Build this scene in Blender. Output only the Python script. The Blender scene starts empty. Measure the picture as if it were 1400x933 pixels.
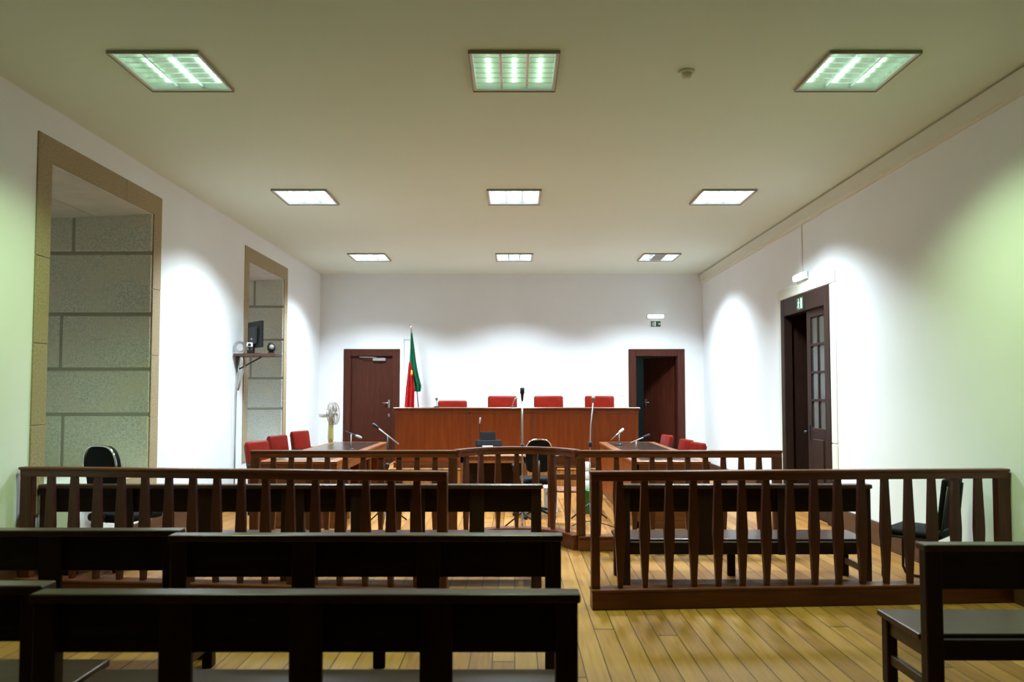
import bpy, bmesh, math, random
from mathutils import Vector, Matrix
random.seed(7)
PI = math.pi
SC = bpy.context.scene
COL = SC.collection
# ---------------------------------------------------------------- camera numbers (image 1400x933)
F, CX, HZ, EYE = 980.0, 703.0, 539.0, 1.6
TILT = math.atan(0.041)
CY = HZ - F*math.tan(TILT)
def at(px, py, Y):
    a = (px-CX)/F; b = (CY-py)/F
    dy = math.cos(TILT)-b*math.sin(TILT); dz = math.sin(TILT)+b*math.cos(TILT)
    k = Y/dy
    return Vector((a*k, Y, EYE+dz*k))
LW, RW, BW, NW, CH = -3.957, 3.85, 14.57, -6.5, 4.05

# ---------------------------------------------------------------- materials
def new_mat(name):
    m = bpy.data.materials.new(name); m.use_nodes = True
    nt = m.node_tree; b = nt.nodes['Principled BSDF']
    return m, nt, b
def N(nt, t, **kw):
    n = nt.nodes.new(t)
    for k, v in kw.items(): setattr(n, k, v)
    return n
def plain(name, col, rough=.5, metal=0, spec=.5, noise=.0, nscale=6, bump=0, bscale=60):
    m, nt, b = new_mat(name)
    b.inputs['Base Color'].default_value = (*col, 1)
    b.inputs['Roughness'].default_value = rough
    b.inputs['Metallic'].default_value = metal
    b.inputs['Specular IOR Level'].default_value = spec
    tc = N(nt, 'ShaderNodeTexCoord')
    if noise:
        nz = N(nt, 'ShaderNodeTexNoise'); nz.inputs['Scale'].default_value = nscale; nz.inputs['Detail'].default_value = 5
        nt.links.new(tc.outputs['Object'], nz.inputs['Vector'])
        cr = N(nt, 'ShaderNodeValToRGB')
        cr.color_ramp.elements[0].position = .3; cr.color_ramp.elements[1].position = .7
        cr.color_ramp.elements[0].color = (*[c*(1-noise) for c in col], 1)
        cr.color_ramp.elements[1].color = (*[min(1, c*(1+noise)) for c in col], 1)
        nt.links.new(nz.outputs['Fac'], cr.inputs['Fac']); nt.links.new(cr.outputs['Color'], b.inputs['Base Color'])
    if bump:
        n2 = N(nt, 'ShaderNodeTexNoise'); n2.inputs['Scale'].default_value = bscale; n2.inputs['Detail'].default_value = 4
        nt.links.new(tc.outputs['Object'], n2.inputs['Vector'])
        bp = N(nt, 'ShaderNodeBump'); bp.inputs['Strength'].default_value = bump; bp.inputs['Distance'].default_value = .01
        nt.links.new(n2.outputs['Fac'], bp.inputs['Height']); nt.links.new(bp.outputs['Normal'], b.inputs['Normal'])
    return m
def wood(name, c1, c2, rough=.4, axis=0, spec=.5, scale=1.0):
    m, nt, b = new_mat(name)
    if 'dark_stained' in name: b.inputs['Specular Tint'].default_value = (1, .80, .68, 1)
    tc = N(nt, 'ShaderNodeTexCoord'); mp = N(nt, 'ShaderNodeMapping')
    s = [14*scale]*3; s[axis] = 1.1*scale
    mp.inputs['Scale'].default_value = s
    nt.links.new(tc.outputs['Object'], mp.inputs['Vector'])
    nz = N(nt, 'ShaderNodeTexNoise'); nz.inputs['Scale'].default_value = 2.2; nz.inputs['Detail'].default_value = 7
    nz.inputs['Distortion'].default_value = .7
    nt.links.new(mp.outputs['Vector'], nz.inputs['Vector'])
    cr = N(nt, 'ShaderNodeValToRGB'); cr.color_ramp.elements[0].position = .32; cr.color_ramp.elements[1].position = .7
    cr.color_ramp.elements[0].color = (*c1, 1); cr.color_ramp.elements[1].color = (*c2, 1)
    nt.links.new(nz.outputs['Fac'], cr.inputs['Fac']); nt.links.new(cr.outputs['Color'], b.inputs['Base Color'])
    b.inputs['Roughness'].default_value = rough; b.inputs['Specular IOR Level'].default_value = spec
    return m
def emis(name, col, strength):
    m, nt, b = new_mat(name)
    b.inputs['Base Color'].default_value = (*col, 1)
    b.inputs['Emission Color'].default_value = (*col, 1)
    b.inputs['Emission Strength'].default_value = strength
    return m
def granite(name, base, dark, warm):
    m, nt, b = new_mat(name)
    tc = N(nt, 'ShaderNodeTexCoord')
    a = N(nt, 'ShaderNodeTexNoise'); a.inputs['Scale'].default_value = 55; a.inputs['Detail'].default_value = 6
    c = N(nt, 'ShaderNodeTexNoise'); c.inputs['Scale'].default_value = 3.2; c.inputs['Detail'].default_value = 5
    nt.links.new(tc.outputs['Object'], a.inputs['Vector']); nt.links.new(tc.outputs['Object'], c.inputs['Vector'])
    r1 = N(nt, 'ShaderNodeValToRGB'); r1.color_ramp.elements[0].position = .38; r1.color_ramp.elements[1].position = .62
    r1.color_ramp.elements[0].color = (*dark, 1); r1.color_ramp.elements[1].color = (*base, 1)
    r2 = N(nt, 'ShaderNodeValToRGB'); r2.color_ramp.elements[0].position = .35; r2.color_ramp.elements[1].position = .8
    r2.color_ramp.elements[0].color = (0, 0, 0, 1); r2.color_ramp.elements[1].color = (1, 1, 1, 1)
    nt.links.new(a.outputs['Fac'], r1.inputs['Fac']); nt.links.new(c.outputs['Fac'], r2.inputs['Fac'])
    mx = N(nt, 'ShaderNodeMix', data_type='RGBA')
    nt.links.new(r2.outputs['Color'], mx.inputs[0]); nt.links.new(r1.outputs['Color'], mx.inputs[6])
    mx.inputs[7].default_value = (*warm, 1)
    nt.links.new(mx.outputs[2], b.inputs['Base Color'])
    b.inputs['Roughness'].default_value = .85; b.inputs['Specular IOR Level'].default_value = .25
    bp = N(nt, 'ShaderNodeBump'); bp.inputs['Strength'].default_value = .5; bp.inputs['Distance'].default_value = .008
    nt.links.new(a.outputs['Fac'], bp.inputs['Height']); nt.links.new(bp.outputs['Normal'], b.inputs['Normal'])
    return m
def floor_mat(name, PW=.135, tint=1.0):
    m, nt, b = new_mat(name)
    L = nt.links.new
    tc = N(nt, 'ShaderNodeTexCoord'); sp = N(nt, 'ShaderNodeSeparateXYZ'); L(tc.outputs['Object'], sp.inputs[0])
    def M(op, a, bb=None):
        n = N(nt, 'ShaderNodeMath', operation=op)
        for i, v in enumerate((a, bb)):
            if v is None: continue
            if isinstance(v, (int, float)): n.inputs[i].default_value = v
            else: L(v, n.inputs[i])
        return n.outputs[0]
    u = M('DIVIDE', sp.outputs['X'], PW); iu = M('FLOOR', u); fu = M('FRACT', u)
    w1 = N(nt, 'ShaderNodeTexWhiteNoise', noise_dimensions='1D'); L(iu, w1.inputs['W'])
    v = M('ADD', M('DIVIDE', sp.outputs['Y'], 5.1), M('MULTIPLY', w1.outputs['Value'], 7.0))
    iv = M('FLOOR', v); fv = M('FRACT', v)
    cb = N(nt, 'ShaderNodeCombineXYZ'); L(iu, cb.inputs[0]); L(iv, cb.inputs[1])
    w2 = N(nt, 'ShaderNodeTexWhiteNoise', noise_dimensions='2D'); L(cb.outputs[0], w2.inputs['Vector'])
    mp = N(nt, 'ShaderNodeMapping'); mp.inputs['Scale'].default_value = (26, 1.6, 1); L(tc.outputs['Object'], mp.inputs['Vector'])
    ad = N(nt, 'ShaderNodeVectorMath', operation='ADD'); L(mp.outputs[0], ad.inputs[0]); L(w2.outputs['Color'], ad.inputs[1])
    g = N(nt, 'ShaderNodeTexNoise'); g.inputs['Scale'].default_value = 1.6; g.inputs['Detail'].default_value = 7; g.inputs['Distortion'].default_value = .5
    L(ad.outputs[0], g.inputs['Vector'])
    big = N(nt, 'ShaderNodeTexNoise'); big.inputs['Scale'].default_value = 1.3; big.inputs['Detail'].default_value = 3; L(tc.outputs['Object'], big.inputs['Vector'])
    f = M('ADD', M('ADD', M('MULTIPLY', g.outputs['Fac'], .55), M('MULTIPLY', w2.outputs['Value'], .27)), M('MULTIPLY', big.outputs['Fac'], .45))
    cr = N(nt, 'ShaderNodeValToRGB'); e = cr.color_ramp.elements
    e[0].position = .38; e[0].color = (.16*tint, .060*tint, .012*tint, 1)
    e[1].position = .88; e[1].color = (.40*tint, .195*tint, .055*tint, 1)
    k = e.new(.61); k.color = (.285*tint, .124*tint, .028*tint, 1)
    L(f, cr.inputs['Fac'])
    e1 = M('LESS_THAN', fu, .05); e2 = M('LESS_THAN', fv, .0025)
    gap = M('MAXIMUM', e1, e2)
    mx = N(nt, 'ShaderNodeMix', data_type='RGBA'); L(gap, mx.inputs[0]); L(cr.outputs[0], mx.inputs[6]); mx.inputs[7].default_value = (.05, .026, .012, 1)
    L(mx.outputs[2], b.inputs['Base Color'])
    rr = M('ADD', M('MULTIPLY', g.outputs['Fac'], .25), .33); L(rr, b.inputs['Roughness'])
    b.inputs['Specular IOR Level'].default_value = .22
    bp = N(nt, 'ShaderNodeBump'); bp.inputs['Strength'].default_value = .4; bp.inputs['Distance'].default_value = .004; bp.invert = True
    L(gap, bp.inputs['Height']); L(bp.outputs[0], b.inputs['Normal'])
    return m
M = {
 'wall': plain('white_plaster', (.82, .85, .88), .75, spec=.2, noise=.02, nscale=1.2, bump=.06, bscale=25),
 'ceil': plain('green_cast_ceiling_paint', (.72, .80, .70), .85, spec=.15, noise=.015, nscale=.8),  # green tint in the paint stands in for greenish light on the ceiling
 'cornice': plain('cream_cornice_paint', (.72, .74, .65), .75, spec=.2),
 'floor': floor_mat('oak_floorboards'),
 'plat': floor_mat('platform_boards', .11, 1.1),
 'bench': wood('dark_stained_sheen_wood', (.034, .014, .012), (.060, .026, .021), .33, 0, spec=.5),  # caps and seats: base colour lightened to imitate the ceiling's reflection
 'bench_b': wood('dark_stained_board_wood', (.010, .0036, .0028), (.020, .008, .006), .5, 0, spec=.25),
 'bench_z': wood('dark_stained_post_wood', (.013, .0045, .0035), (.028, .010, .008), .45, 2, spec=.3),
 'fence': wood('reddish_brown_rail_wood', (.085, .021, .009), (.155, .042, .017), .34, 0, spec=.4),
 'fence_z': wood('reddish_brown_baluster_wood', (.062, .016, .009), (.115, .031, .016), .38, 2, spec=.35),
 'judge': wood('orange_brown_veneer', (.175, .032, .004), (.245, .050, .007), .4, 2, scale=.6, spec=.3),
 'judge_d': wood('brown_trim_and_shade_veneer', (.10, .027, .008), (.17, .048, .013), .4, 0),
 'desk': wood('desk_veneer', (.16, .05, .014), (.27, .09, .026), .38, 1),
 'desk_top': wood('dark_desk_top', (.030, .017, .012), (.055, .033, .024), .2, 1),
 'door': wood('dark_red_door_wood', (.045, .009, .004), (.075, .017, .007), .5, 2, spec=.25),
 'door_old': wood('old_brown_door_wood', (.018, .007, .0045), (.034, .013, .008), .5, 2, spec=.3),
 'skirt': wood('brown_skirting_wood', (.055, .022, .013), (.095, .04, .022), .42, 1),
 'stone': granite('grey_granite_blocks', (.74, .78, .74), (.50, .53, .50), (.70, .68, .58)),
 'stone_w': granite('ochre_granite_trim', (.43, .35, .225), (.30, .235, .145), (.36, .285, .17)),
 'mortar': plain('grey_mortar', (.36, .36, .31), .95, spec=.1),
 'sill': plain('pale_stone_sill', (.62, .61, .58), .6, noise=.08),
 'red': plain('red_leather', (.17, .007, .002), .45, spec=.15, noise=.18, nscale=9),
 'black': plain('black_plastic', (.008, .008, .009), .5, spec=.3),
 'blackf': plain('black_upholstery', (.006, .006, .007), .7, spec=.12, noise=.2, nscale=20),
 'metal': plain('brushed_metal', (.55, .56, .57), .3, 1),
 'chrome': plain('chrome', (.8, .82, .84), .12, 1),
 'dmetal': plain('dark_steel', (.03, .03, .033), .45, .5),
 'white': plain('white_plastic', (.75, .76, .76), .45),
 'cream': plain('yellowed_plastic', (.52, .50, .20), .45),
 'fangrey': plain('taupe_fan_wire', (.30, .26, .20), .5),
 'grey': plain('grey_plastic', (.28, .28, .27), .5),
 'louvre': plain('louvre_aluminium', (.82, .84, .84), .25, .9),
 'rim_shade': plain('lamp_rim_shade', (.34, .33, .27), .5),  # darker colour imitates shade on the frame's outer edge
 'fgreen': plain('green_flag_cloth', (.006, .19, .085), .8, noise=.2, nscale=14),
 'fred': plain('red_flag_cloth', (.62, .015, .014), .8, noise=.2, nscale=14),
 'fyel': plain('yellow_flag_cloth', (.62, .42, .05), .8),
 'sgreen': plain('exit_sign_green', (.012, .10, .045), .5),
 'swhite': plain('exit_sign_white', (.80, .84, .80), .5),
 'bag': plain('green_plastic', (.02, .22, .07), .4, noise=.15, nscale=12),
 'teal': plain('dim_green_room_paint', (.22, .32, .32), .8, spec=.2),
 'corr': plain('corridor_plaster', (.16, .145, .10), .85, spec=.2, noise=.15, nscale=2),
 'glass_em': emis('emergency_lamp_diffuser', (.86, 1.0, .98), 2.2),
}
# tubes: emission colour per row
ROWCOL = [(.66, 1.0, .48), (.78, .93, 1.0), (.77, .91, 1.0)]
TUBE = [emis('greenish_fluorescent_tube', (.60, 1.0, .66), 3.8), emis('cool_fluorescent_tube', (.80, .93, 1.0), 12), emis('cool_fluorescent_tube_far', (.80, .92, 1.0), 14)]
mm, nt, b = new_mat('door_pane_glass')
b.inputs['Base Color'].default_value = (.16, .16, .13, 1); b.inputs['Roughness'].default_value = .15; b.inputs['Transmission Weight'].default_value = .7
M['pane'] = mm

# ---------------------------------------------------------------- mesh builder
class MB:
    def __init__(s): s.bm = bmesh.new()
    def _merge(s, t, mat=None):
        me = bpy.data.meshes.new('tmp'); t.to_mesh(me); t.free()
        if mat is not None: me.transform(mat)
        s.bm.from_mesh(me); bpy.data.meshes.remove(me)
    def box(s, x0, x1, y0, y1, z0, z1, bev=.004, seg=1, mat=None):
        t = bmesh.new(); bmesh.ops.create_cube(t, size=1)
        for v in t.verts:
            v.co = Vector(((x0+x1)/2+v.co.x*(x1-x0), (y0+y1)/2+v.co.y*(y1-y0), (z0+z1)/2+v.co.z*(z1-z0)))
        if bev > 0:
            bev = min(bev, .45*min(abs(x1-x0), abs(y1-y0), abs(z1-z0)))
            bmesh.ops.bevel(t, geom=t.edges[:], offset=bev, segments=seg, profile=.5, affect='EDGES')
        s._merge(t, mat); return s
    def prism(s, pts, y0, y1, axis='y', bev=0):
        """closed outline pts (a,b) extruded between y0 and y1 along axis"""
        t = bmesh.new()
        def mk(a, b, c):
            return {'y': (a, c, b), 'x': (c, a, b), 'z': (a, b, c)}[axis]
        v0 = [t.verts.new(mk(a, b, y0)) for a, b in pts]; v1 = [t.verts.new(mk(a, b, y1)) for a, b in pts]
        n = len(pts); t.faces.new(v0); t.faces.new(v1[::-1])
        for i in range(n): t.faces.new((v0[i], v1[i], v1[(i+1) % n], v0[(i+1) % n]))
        bmesh.ops.recalc_face_normals(t, faces=t.faces[:])
        if bev: bmesh.ops.bevel(t, geom=t.edges[:], offset=bev, segments=1, affect='EDGES')
        s._merge(t); return s
    def tube(s, pts, r, seg=10, closed=False):
        pts = [Vector(p) for p in pts]; n = len(pts)
        rr = r if isinstance(r, (list, tuple)) else [r]*n
        t = bmesh.new(); rings = []
        up = Vector((0, 0, 1))
        prev = None
        for i, p in enumerate(pts):
            if closed: d = pts[(i+1) % n]-pts[i-1]
            else: d = pts[min(i+1, n-1)]-pts[max(i-1, 0)]
            d.normalize()
            if prev is None:
                a = d.cross(up if abs(d.z) < .9 else Vector((1, 0, 0))).normalized()
            else:
                a = (prev-d*prev.dot(d)).normalized()
            prev = a; bb = d.cross(a)
            rings.append([t.verts.new(p+rr[i]*(a*math.cos(2*PI*k/seg)+bb*math.sin(2*PI*k/seg))) for k in range(seg)])
        for i in range(n if closed else n-1):
            A, B = rings[i], rings[(i+1) % n]
            for k in range(seg): t.faces.new((A[k], A[(k+1) % seg], B[(k+1) % seg], B[k]))
        if not closed: t.faces.new(rings[0][::-1]); t.faces.new(rings[-1])
        bmesh.ops.recalc_face_normals(t, faces=t.faces[:])
        for f in t.faces: f.smooth = len(f.verts) == 4
        s._merge(t); return s
    def lathe(s, prof, c=(0, 0, 0), seg=20, mat=None):
        t = bmesh.new(); rings = []
        for r, z in prof:
            rings.append([t.verts.new((c[0]+r*math.cos(2*PI*k/seg), c[1]+r*math.sin(2*PI*k/seg), c[2]+z)) for k in range(seg)] if r > 1e-5 else [t.verts.new((c[0], c[1], c[2]+z))])
        for A, B in zip(rings, rings[1:]):
            if len(A) == 1 and len(B) == 1: continue
            for k in range(seg):
                if len(A) == 1: t.faces.new((A[0], B[k], B[(k+1) % seg]))
                elif len(B) == 1: t.faces.new((A[k], A[(k+1) % seg], B[0]))
                else: t.faces.new((A[k], A[(k+1) % seg], B[(k+1) % seg], B[k]))
        if len(rings[0]) > 1: t.faces.new(rings[0])
        if len(rings[-1]) > 1: t.faces.new(rings[-1])
        bmesh.ops.recalc_face_normals(t, faces=t.faces[:])
        for f in t.faces: f.smooth = len(f.verts) <= 4
        s._merge(t, mat); return s
    def build(s, name, mat, parent=None, loc=None, rz=0, smooth=False):
        me = bpy.data.meshes.new(name); s.bm.to_mesh(me); s.bm.free()
        me.materials.append(mat)
        if smooth:
            for p in me.polygons: p.use_smooth = True
        o = bpy.data.objects.new(name, me); COL.objects.link(o)
        if parent: o.parent = parent
        if loc is not None: o.location = loc
        if rz: o.rotation_euler.z = rz
        return o
def B(*a, **k): return MB().box(*a, **k)
def tag(o, label, cat, group=None):
    o['label'] = label; o['category'] = cat
    if group: o['group'] = group
    return o
def thing(name, label, cat, loc=(0, 0, 0), rz=0, group=None):
    o = bpy.data.objects.new(name, None); COL.objects.link(o); o.empty_display_size = .1
    o.location = loc; o.rotation_euler = (0, 0, rz)
    return tag(o, label, cat, group)
def S(o): o['kind'] = 'structure'; return o
def copy_tree(o, parent=None):
    c = o.copy(); COL.objects.link(c)
    if parent: c.parent = parent
    for ch in list(o.children): copy_tree(ch, c)
    return c
def place(o, loc, rz, label):
    o.location = loc; o.rotation_euler.z = rz; o['label'] = label; return o
def rbox(w, d, h, bev=.03, seg=4, mat=None):
    return MB().box(-w/2, w/2, -d/2, d/2, 0, h, bev, seg, mat)

# ---------------------------------------------------------------- the room
def grid_wall(name, ucuts, zcuts, holes, t0, t1, axis, mat):
    """boxes filling the wall except holes; u runs along the wall, t0..t1 its thickness"""
    m = MB()
    for i in range(len(ucuts)-1):
        run = None; segs = []
        for j in range(len(zcuts)-1):
            uc = (ucuts[i]+ucuts[i+1])/2; zc = (zcuts[j]+zcuts[j+1])/2
            if any(h[0] < uc < h[1] and h[2] < zc < h[3] for h in holes):
                if run is not None: segs.append((run, zcuts[j])); run = None
            elif run is None: run = zcuts[j]
        if run is not None: segs.append((run, zcuts[-1]))
        for z0, z1 in segs:
            if axis == 'y': m.box(t0, t1, ucuts[i], ucuts[i+1], z0, z1, 0)
            else: m.box(ucuts[i], ucuts[i+1], t0, t1, z0, z1, 0)
    return S(m.build(name, mat))
# lamps
LR = [5.34, 8.80, 12.71]; LC = [-2.58, 0.0, 2.58]; LS = .325
S(B(LW-1.5, RW+3.2, NW-.2, BW+3, -.12, 0, bev=0).build('floor', M['floor']))
c = MB(); ys = [NW-.2]
for y in LR: ys += [y-LS+.012, y+LS-.012]
ys.append(BW+.2); xs = [LW-.1]
for x in LC: xs += [x-LS+.012, x+LS-.012]
xs.append(RW+.1)
for i in range(len(xs)-1):
    for j in range(len(ys)-1):
        if i % 2 == 1 and j % 2 == 1: continue
        c.box(xs[i], xs[i+1], ys[j], ys[j+1], CH, CH+.06, 0)
S(c.build('ceiling', M['ceil']))
S(B(LW-.1, RW+.1, NW-.2, BW+.2, CH+.30, CH+.36, bev=0).build('ceiling_slab', M['corr']))
NI = [(6.05, 7.79, 5.87, 7.96), (10.62, 12.26, 10.45, 12.43)]   # inner y0,y1, outer frame y0,y1
LT = LW-1.42
holes = [(a[0], a[1], .75, 3.58) for a in NI]
grid_wall('wall_left', [NW, NI[0][0], NI[0][1], NI[1][0], NI[1][1], BW+.2], [0, .75, 3.58, CH+.3], holes, LT, LW, 'y', M['wall'])
RDH = (8.69, 10.28, 0, 2.94)
grid_wall('wall_right', [NW, RDH[0], RDH[1], BW+.2], [0, 2.94, CH+.3], [RDH], RW, RW+.55, 'y', M['wall'])
D1 = (-3.34, -2.45, 0, 2.39); D2 = (2.45, 3.34, 0, 2.39)
grid_wall('wall_back', [LW, D1[0], D1[1], D2[0], D2[1], RW], [0, 2.39, CH+.3], [D1, D2], BW, BW+.25, 'x', M['wall'])
S(B(LW, RW, NW-.2, NW, 0, CH+.3, bev=0).build('wall_rear', M['bench_b']))  # unseen behind the camera, made dark to cut bounce onto the near ceiling
# cornice band below the ceiling on the right wall
S(MB().prism([(RW, CH), (RW-.03, CH), (RW-.03, CH-.022), (RW-.075, CH-.024), (RW-.07, CH-.04), (RW-.05, CH-.145), (RW-.062, CH-.150), (RW-.062, CH-.17), (RW-.03, CH-.176), (RW-.022, CH-.19), (RW, CH-.19)], NW, BW, 'y').build('trim_1', M['cornice']))
# skirting
def skirt(m, x0, x1, y0, y1):
    m.box(x0, x1, y0, y1, 0, .235, .003); m.box(x0 if x0 > 0 else x0, x1-.008 if x0 < 0 else x1, y0, y1, .235, .255, .003) if False else m.box(min(x0, x1), max(x0, x1), y0, y1, .235, .25, .003)
m = MB(); skirt(m, RW-.025, RW, NW, RDH[0]-.15); skirt(m, RW-.025, RW, RDH[1]+.1, BW)
S(m.build('baseboard_right', M['skirt']))
m = MB(); skirt(m, LW, LW+.025, NW, BW); S(m.build('baseboard_left', M['skirt']))
m = MB(); m.box(LW+.025, D1[0]-.13, BW-.022, BW, 0, .25, .003); m.box(D1[1]+.13, D2[0]-.13, BW-.022, BW, 0, .25, .003); m.box(D2[1]+.13, RW-.025, BW-.022, BW, 0, .25, .003)
S(m.build('baseboard_back', M['skirt']))
# niches: stone surrounds, block reveals, soffit, sill, shuttered window
COURSES = [[.75, 1.38, 1.87, 2.47, 3.14, 3.60], [.75, 1.35, 1.87, 2.53, 3.10, 3.60]]
VJ = [[(.93,), (), (.97,), (), (.86,)], [(.7,), (), (.55,), (), (.5,)]]
tn = 2
for k, (i0, i1, o0, o1) in enumerate(NI):
    m = MB()
    # surround on the room face, split in blocks
    zz = [.60, 1.34, 2.02, 2.75, 3.58] if k == 0 else [.60, 1.5, 2.3, 3.0, 3.58]
    for z0, z1 in zip(zz, zz[1:]):
        m.box(LW-.12, LW+.012, o0, i0+.004, z0+.002, z1-.002, .004); m.box(LW-.12, LW+.012, i1-.004, o1, z0+.002, z1-.002, .004)
    m.box(LW-.12, LW+.012, o0, (o0+o1)/2+.3, 3.572, 3.79, .004); m.box(LW-.12, LW+.012, (o0+o1)/2+.304, o1, 3.572, 3.79, .004)
    m.box(LW-.12, LW+.012, i0, i1, .60, .745, .008)
    S(m.build('trim_%d' % tn, M['stone_w'])); tn += 1
    # block reveals (far and near), mortar behind
    for side in (0, 1):
        m = MB(); mo = MB()
        ya, yb = (i1-.022, i1+.03) if side == 0 else (i0-.03, i0+.022)
        for q in range(5):
            z0, z1 = COURSES[k][q], COURSES[k][q+1]
            cuts = [0.0]+[v for v in VJ[k][q]]+[1.42]
            if side == 1: cuts = [.0, .6+.2*(q % 2), 1.42]
            for c0, c1 in zip(cuts, cuts[1:]):
                m.box(LW-c1+.014, LW-c0-.014 if c0 > .2 else LW-.003, ya, yb, z0+.016, z1-.016, .016, 2)
        mo.box(LT, LW-.01, ya+(.010 if side == 0 else -.01), yb+(.01 if side == 0 else -.010), .76, 3.57, 0)
        S(m.build('trim_%d' % tn, M['stone'])); tn += 1
        S(mo.build('trim_%d' % tn, M['mortar'])); tn += 1
    # sloping soffit slabs
    m = MB()
    for c0, c1 in ((.004, .62), (.63, 1.42)):
        m.prism([(LW-c0, 3.568-.045*c0), (LW-c1+.006, 3.568-.045*c1), (LW-c1+.006, 3.66), (LW-c0, 3.66)], i0-.02, i1+.02, 'y')
    S(m.build('trim_%d' % tn, M['sill'])); tn += 1
    m = MB(); m.box(LT, LW+.004, i0-.002, i1+.002, .72, .756, .004); S(m.build('trim_%d' % tn, M['sill'])); tn += 1
    w = thing('window_%d' % (k+1), 'shuttered window', 'window', (LT+.02, (i0+i1)/2, .76)); S(w)
    for p in ('label', 'category'): del w[p]
    hw = (i1-i0)/2-.05
    f = MB(); H = 2.72
    f.box(0, .07, -hw, -hw+.08, 0, H); f.box(0, .07, hw-.08, hw, 0, H); f.box(0, .07, -hw, hw, 0, .08); f.box(0, .07, -hw, hw, H-.08, H); f.box(0, .07, -.04, .04, 0, H)
    f.build('window_frame', M['white'], w)
    f = MB()
    for sgn in (-1, 1):
        for q in range(6):
            y0, y1 = sorted((sgn*.05, sgn*(hw-.09))); f.box(.012, .03, y0, y1, .1+q*.43, .1+q*.43+.40, .006)
    f.build('shutter', M['white'], w)
# ---------------------------------------------------------------- doors
def door_frame(nm, x0, x1, h, cw, mat):
    t = thing(nm, '', '', ((x0+x1)/2, BW, 0)); del t['label']; del t['category']; S(t)
    w = (x1-x0)/2
    m = MB(); m.box(-w-cw, -w+.02, -.03, .0, 0, h+cw, .006); m.box(w-.02, w+cw, -.03, .0, 0, h+cw, .006); m.box(-w+.02, w-.02, -.03, 0, h-.02, h+cw, .006)
    m.build('door_frame', mat, t)
    m = MB(); m.box(-w, -w+.03, 0, .25, 0, h, .003); m.box(w-.03, w, 0, .25, 0, h, .003); m.box(-w+.03, w-.03, 0, .25, h-.03, h, .003)
    m.build('door_lining', mat, t)
    return t
def handle(parent, x, y, z, sx=-1):
    m = MB(); m.box(x-.02, x+.02, y-.008, y, z-.1, z+.06, .004)
    m.tube([(x, y, z), (x, y-.045, z), (x+sx*.02, y-.05, z), (x+sx*.12, y-.05, z)], .009, 8)
    return m.build('door_handle', M['metal'], parent)
d = door_frame('door_1', D1[0], D1[1], 2.39, .125, M['door'])
lf = B(-.415, .415, .03, .07, 0.33*0+.01, 2.36, bev=.004).build('door_leaf', M['door'], d)
m = MB(); m.box(-.40, -.39, .024, .03, .05, 2.3, .001); handle(lf, .35, .03, 1.42)
m.bm.free()
m = MB(); m.box(.02, .28, -.03, .03, 2.27, 2.33, .01); m.tube([(.1, -.02, 2.34), (-.08, -.05, 2.345), (-.25, .0, 2.35)], .01, 6); m.build('door_closer', M['grey'], d)
B(.33, .37, .022, .03, 1.14, 1.20, bev=.003).build('lock_plate', M['metal'], d)
d = door_frame('door_2', D2[0], D2[1], 2.39, .125, M['door'])
# leaf swung into the room behind, hinged on the right
lf = MB(); lf.box(-.83, 0, -.02, .02, .01, 2.36, .004)
lf = lf.build('door_leaf', M['door'], d, loc=(.41, .20, 0)); lf.rotation_euler.z = math.radians(-52)
handle(lf, -.76, -.02, 1.42, 1)
# room behind the back door
m = MB(); X0, X1, Y0, Y1 = 1.2, 5.0, BW+.25, BW+2.9
m.box(X0-.1, X0, Y0, Y1, 0, 3, 0); m.box(X1, X1+.1, Y0, Y1, 0, 3, 0); m.box(X0, X1, Y1, Y1+.1, 0, 3, 0); m.box(X0, X1, Y0, Y1, 2.9, 3, 0)
S(m.build('wall_anteroom', M['teal']))
# right side double door with stone surround
yd0, yd1, hd = RDH[0], RDH[1], RDH[3]
m = MB()
m.box(RW-.014, RW+.1, yd0-.15, yd0, 0, 1.0, .008); m.box(RW-.014, RW+.1, yd0-.15, yd0, 1.006, 2.94, .008)
m.box(RW-.014, RW+.1, yd1, yd1+.10, 0, 2.94, .008); m.box(RW-.014, RW+.1, yd0-.15, yd1+.10, 2.945, 3.09, .008)
S(m.build('trim_%d' % tn, M['cornice'])); tn += 1
d = thing('door_3', '', '', (RW, 0, 0)); del d['label']; del d['category']; S(d)
m = MB(); m.box(-.02, .10, yd0, yd0+.15, 0, hd, .008); m.box(-.02, .10, yd1-.13, yd1, 0, hd, .008); m.box(-.02, .10, yd0+.15, yd1-.13, hd-.24, hd, .008)
m.box(.0, .5, yd0+.0, yd0+.08, 0, hd, .004); m.box(.0, .5, yd1-.08, yd1, 0, hd, .004)
m.build('door_frame', M['door_old'], d)
a0 = yd0+.15; a1 = a0+.66     # the near leaf, closed, glazed
def glazed_leaf(w):
    """leaf in local u = 0..w along y"""
    m = MB(); T0, T1 = 0, .045
    m.box(T0, T1, 0, .13, .01, 2.70, .005); m.box(T0, T1, w-.12, w, .01, 2.70, .005)
    m.box(T0, T1, .13, w-.12, .01, 1.16, .005); m.box(T0, T1, .13, w-.12, 2.60, 2.70, .005)
    mid = (.13+w-.12)/2
    m.box(T0+.005, T1-.005, mid-.014, mid+.014, 1.16, 2.60, .003)
    for z in (1.52, 1.88, 2.24): m.box(T0+.003, T1-.003, .13, w-.12, z-.016, z+.016, .003)
    m.box(T0-.012, T0, .17, w-.16, .2, 1.02, .012)
    return m
lf = glazed_leaf(.66).build('door_leaf', M['door_old'], d, loc=(.035, a0, 0))
B(.02, .026, .13, .54, 1.16, 2.60, bev=0).build('pane', M['pane'], lf)
m = MB(); m.box(-.01, 0, .59, .62, 1.0, 1.2, .003); m.lathe([(0, 0), (.02, .0), (.03, .02), (.02, .04), (0, .045)], (-.05, .605, 1.08), 12); m.build('door_handle', M['dmetal'], lf)
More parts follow.
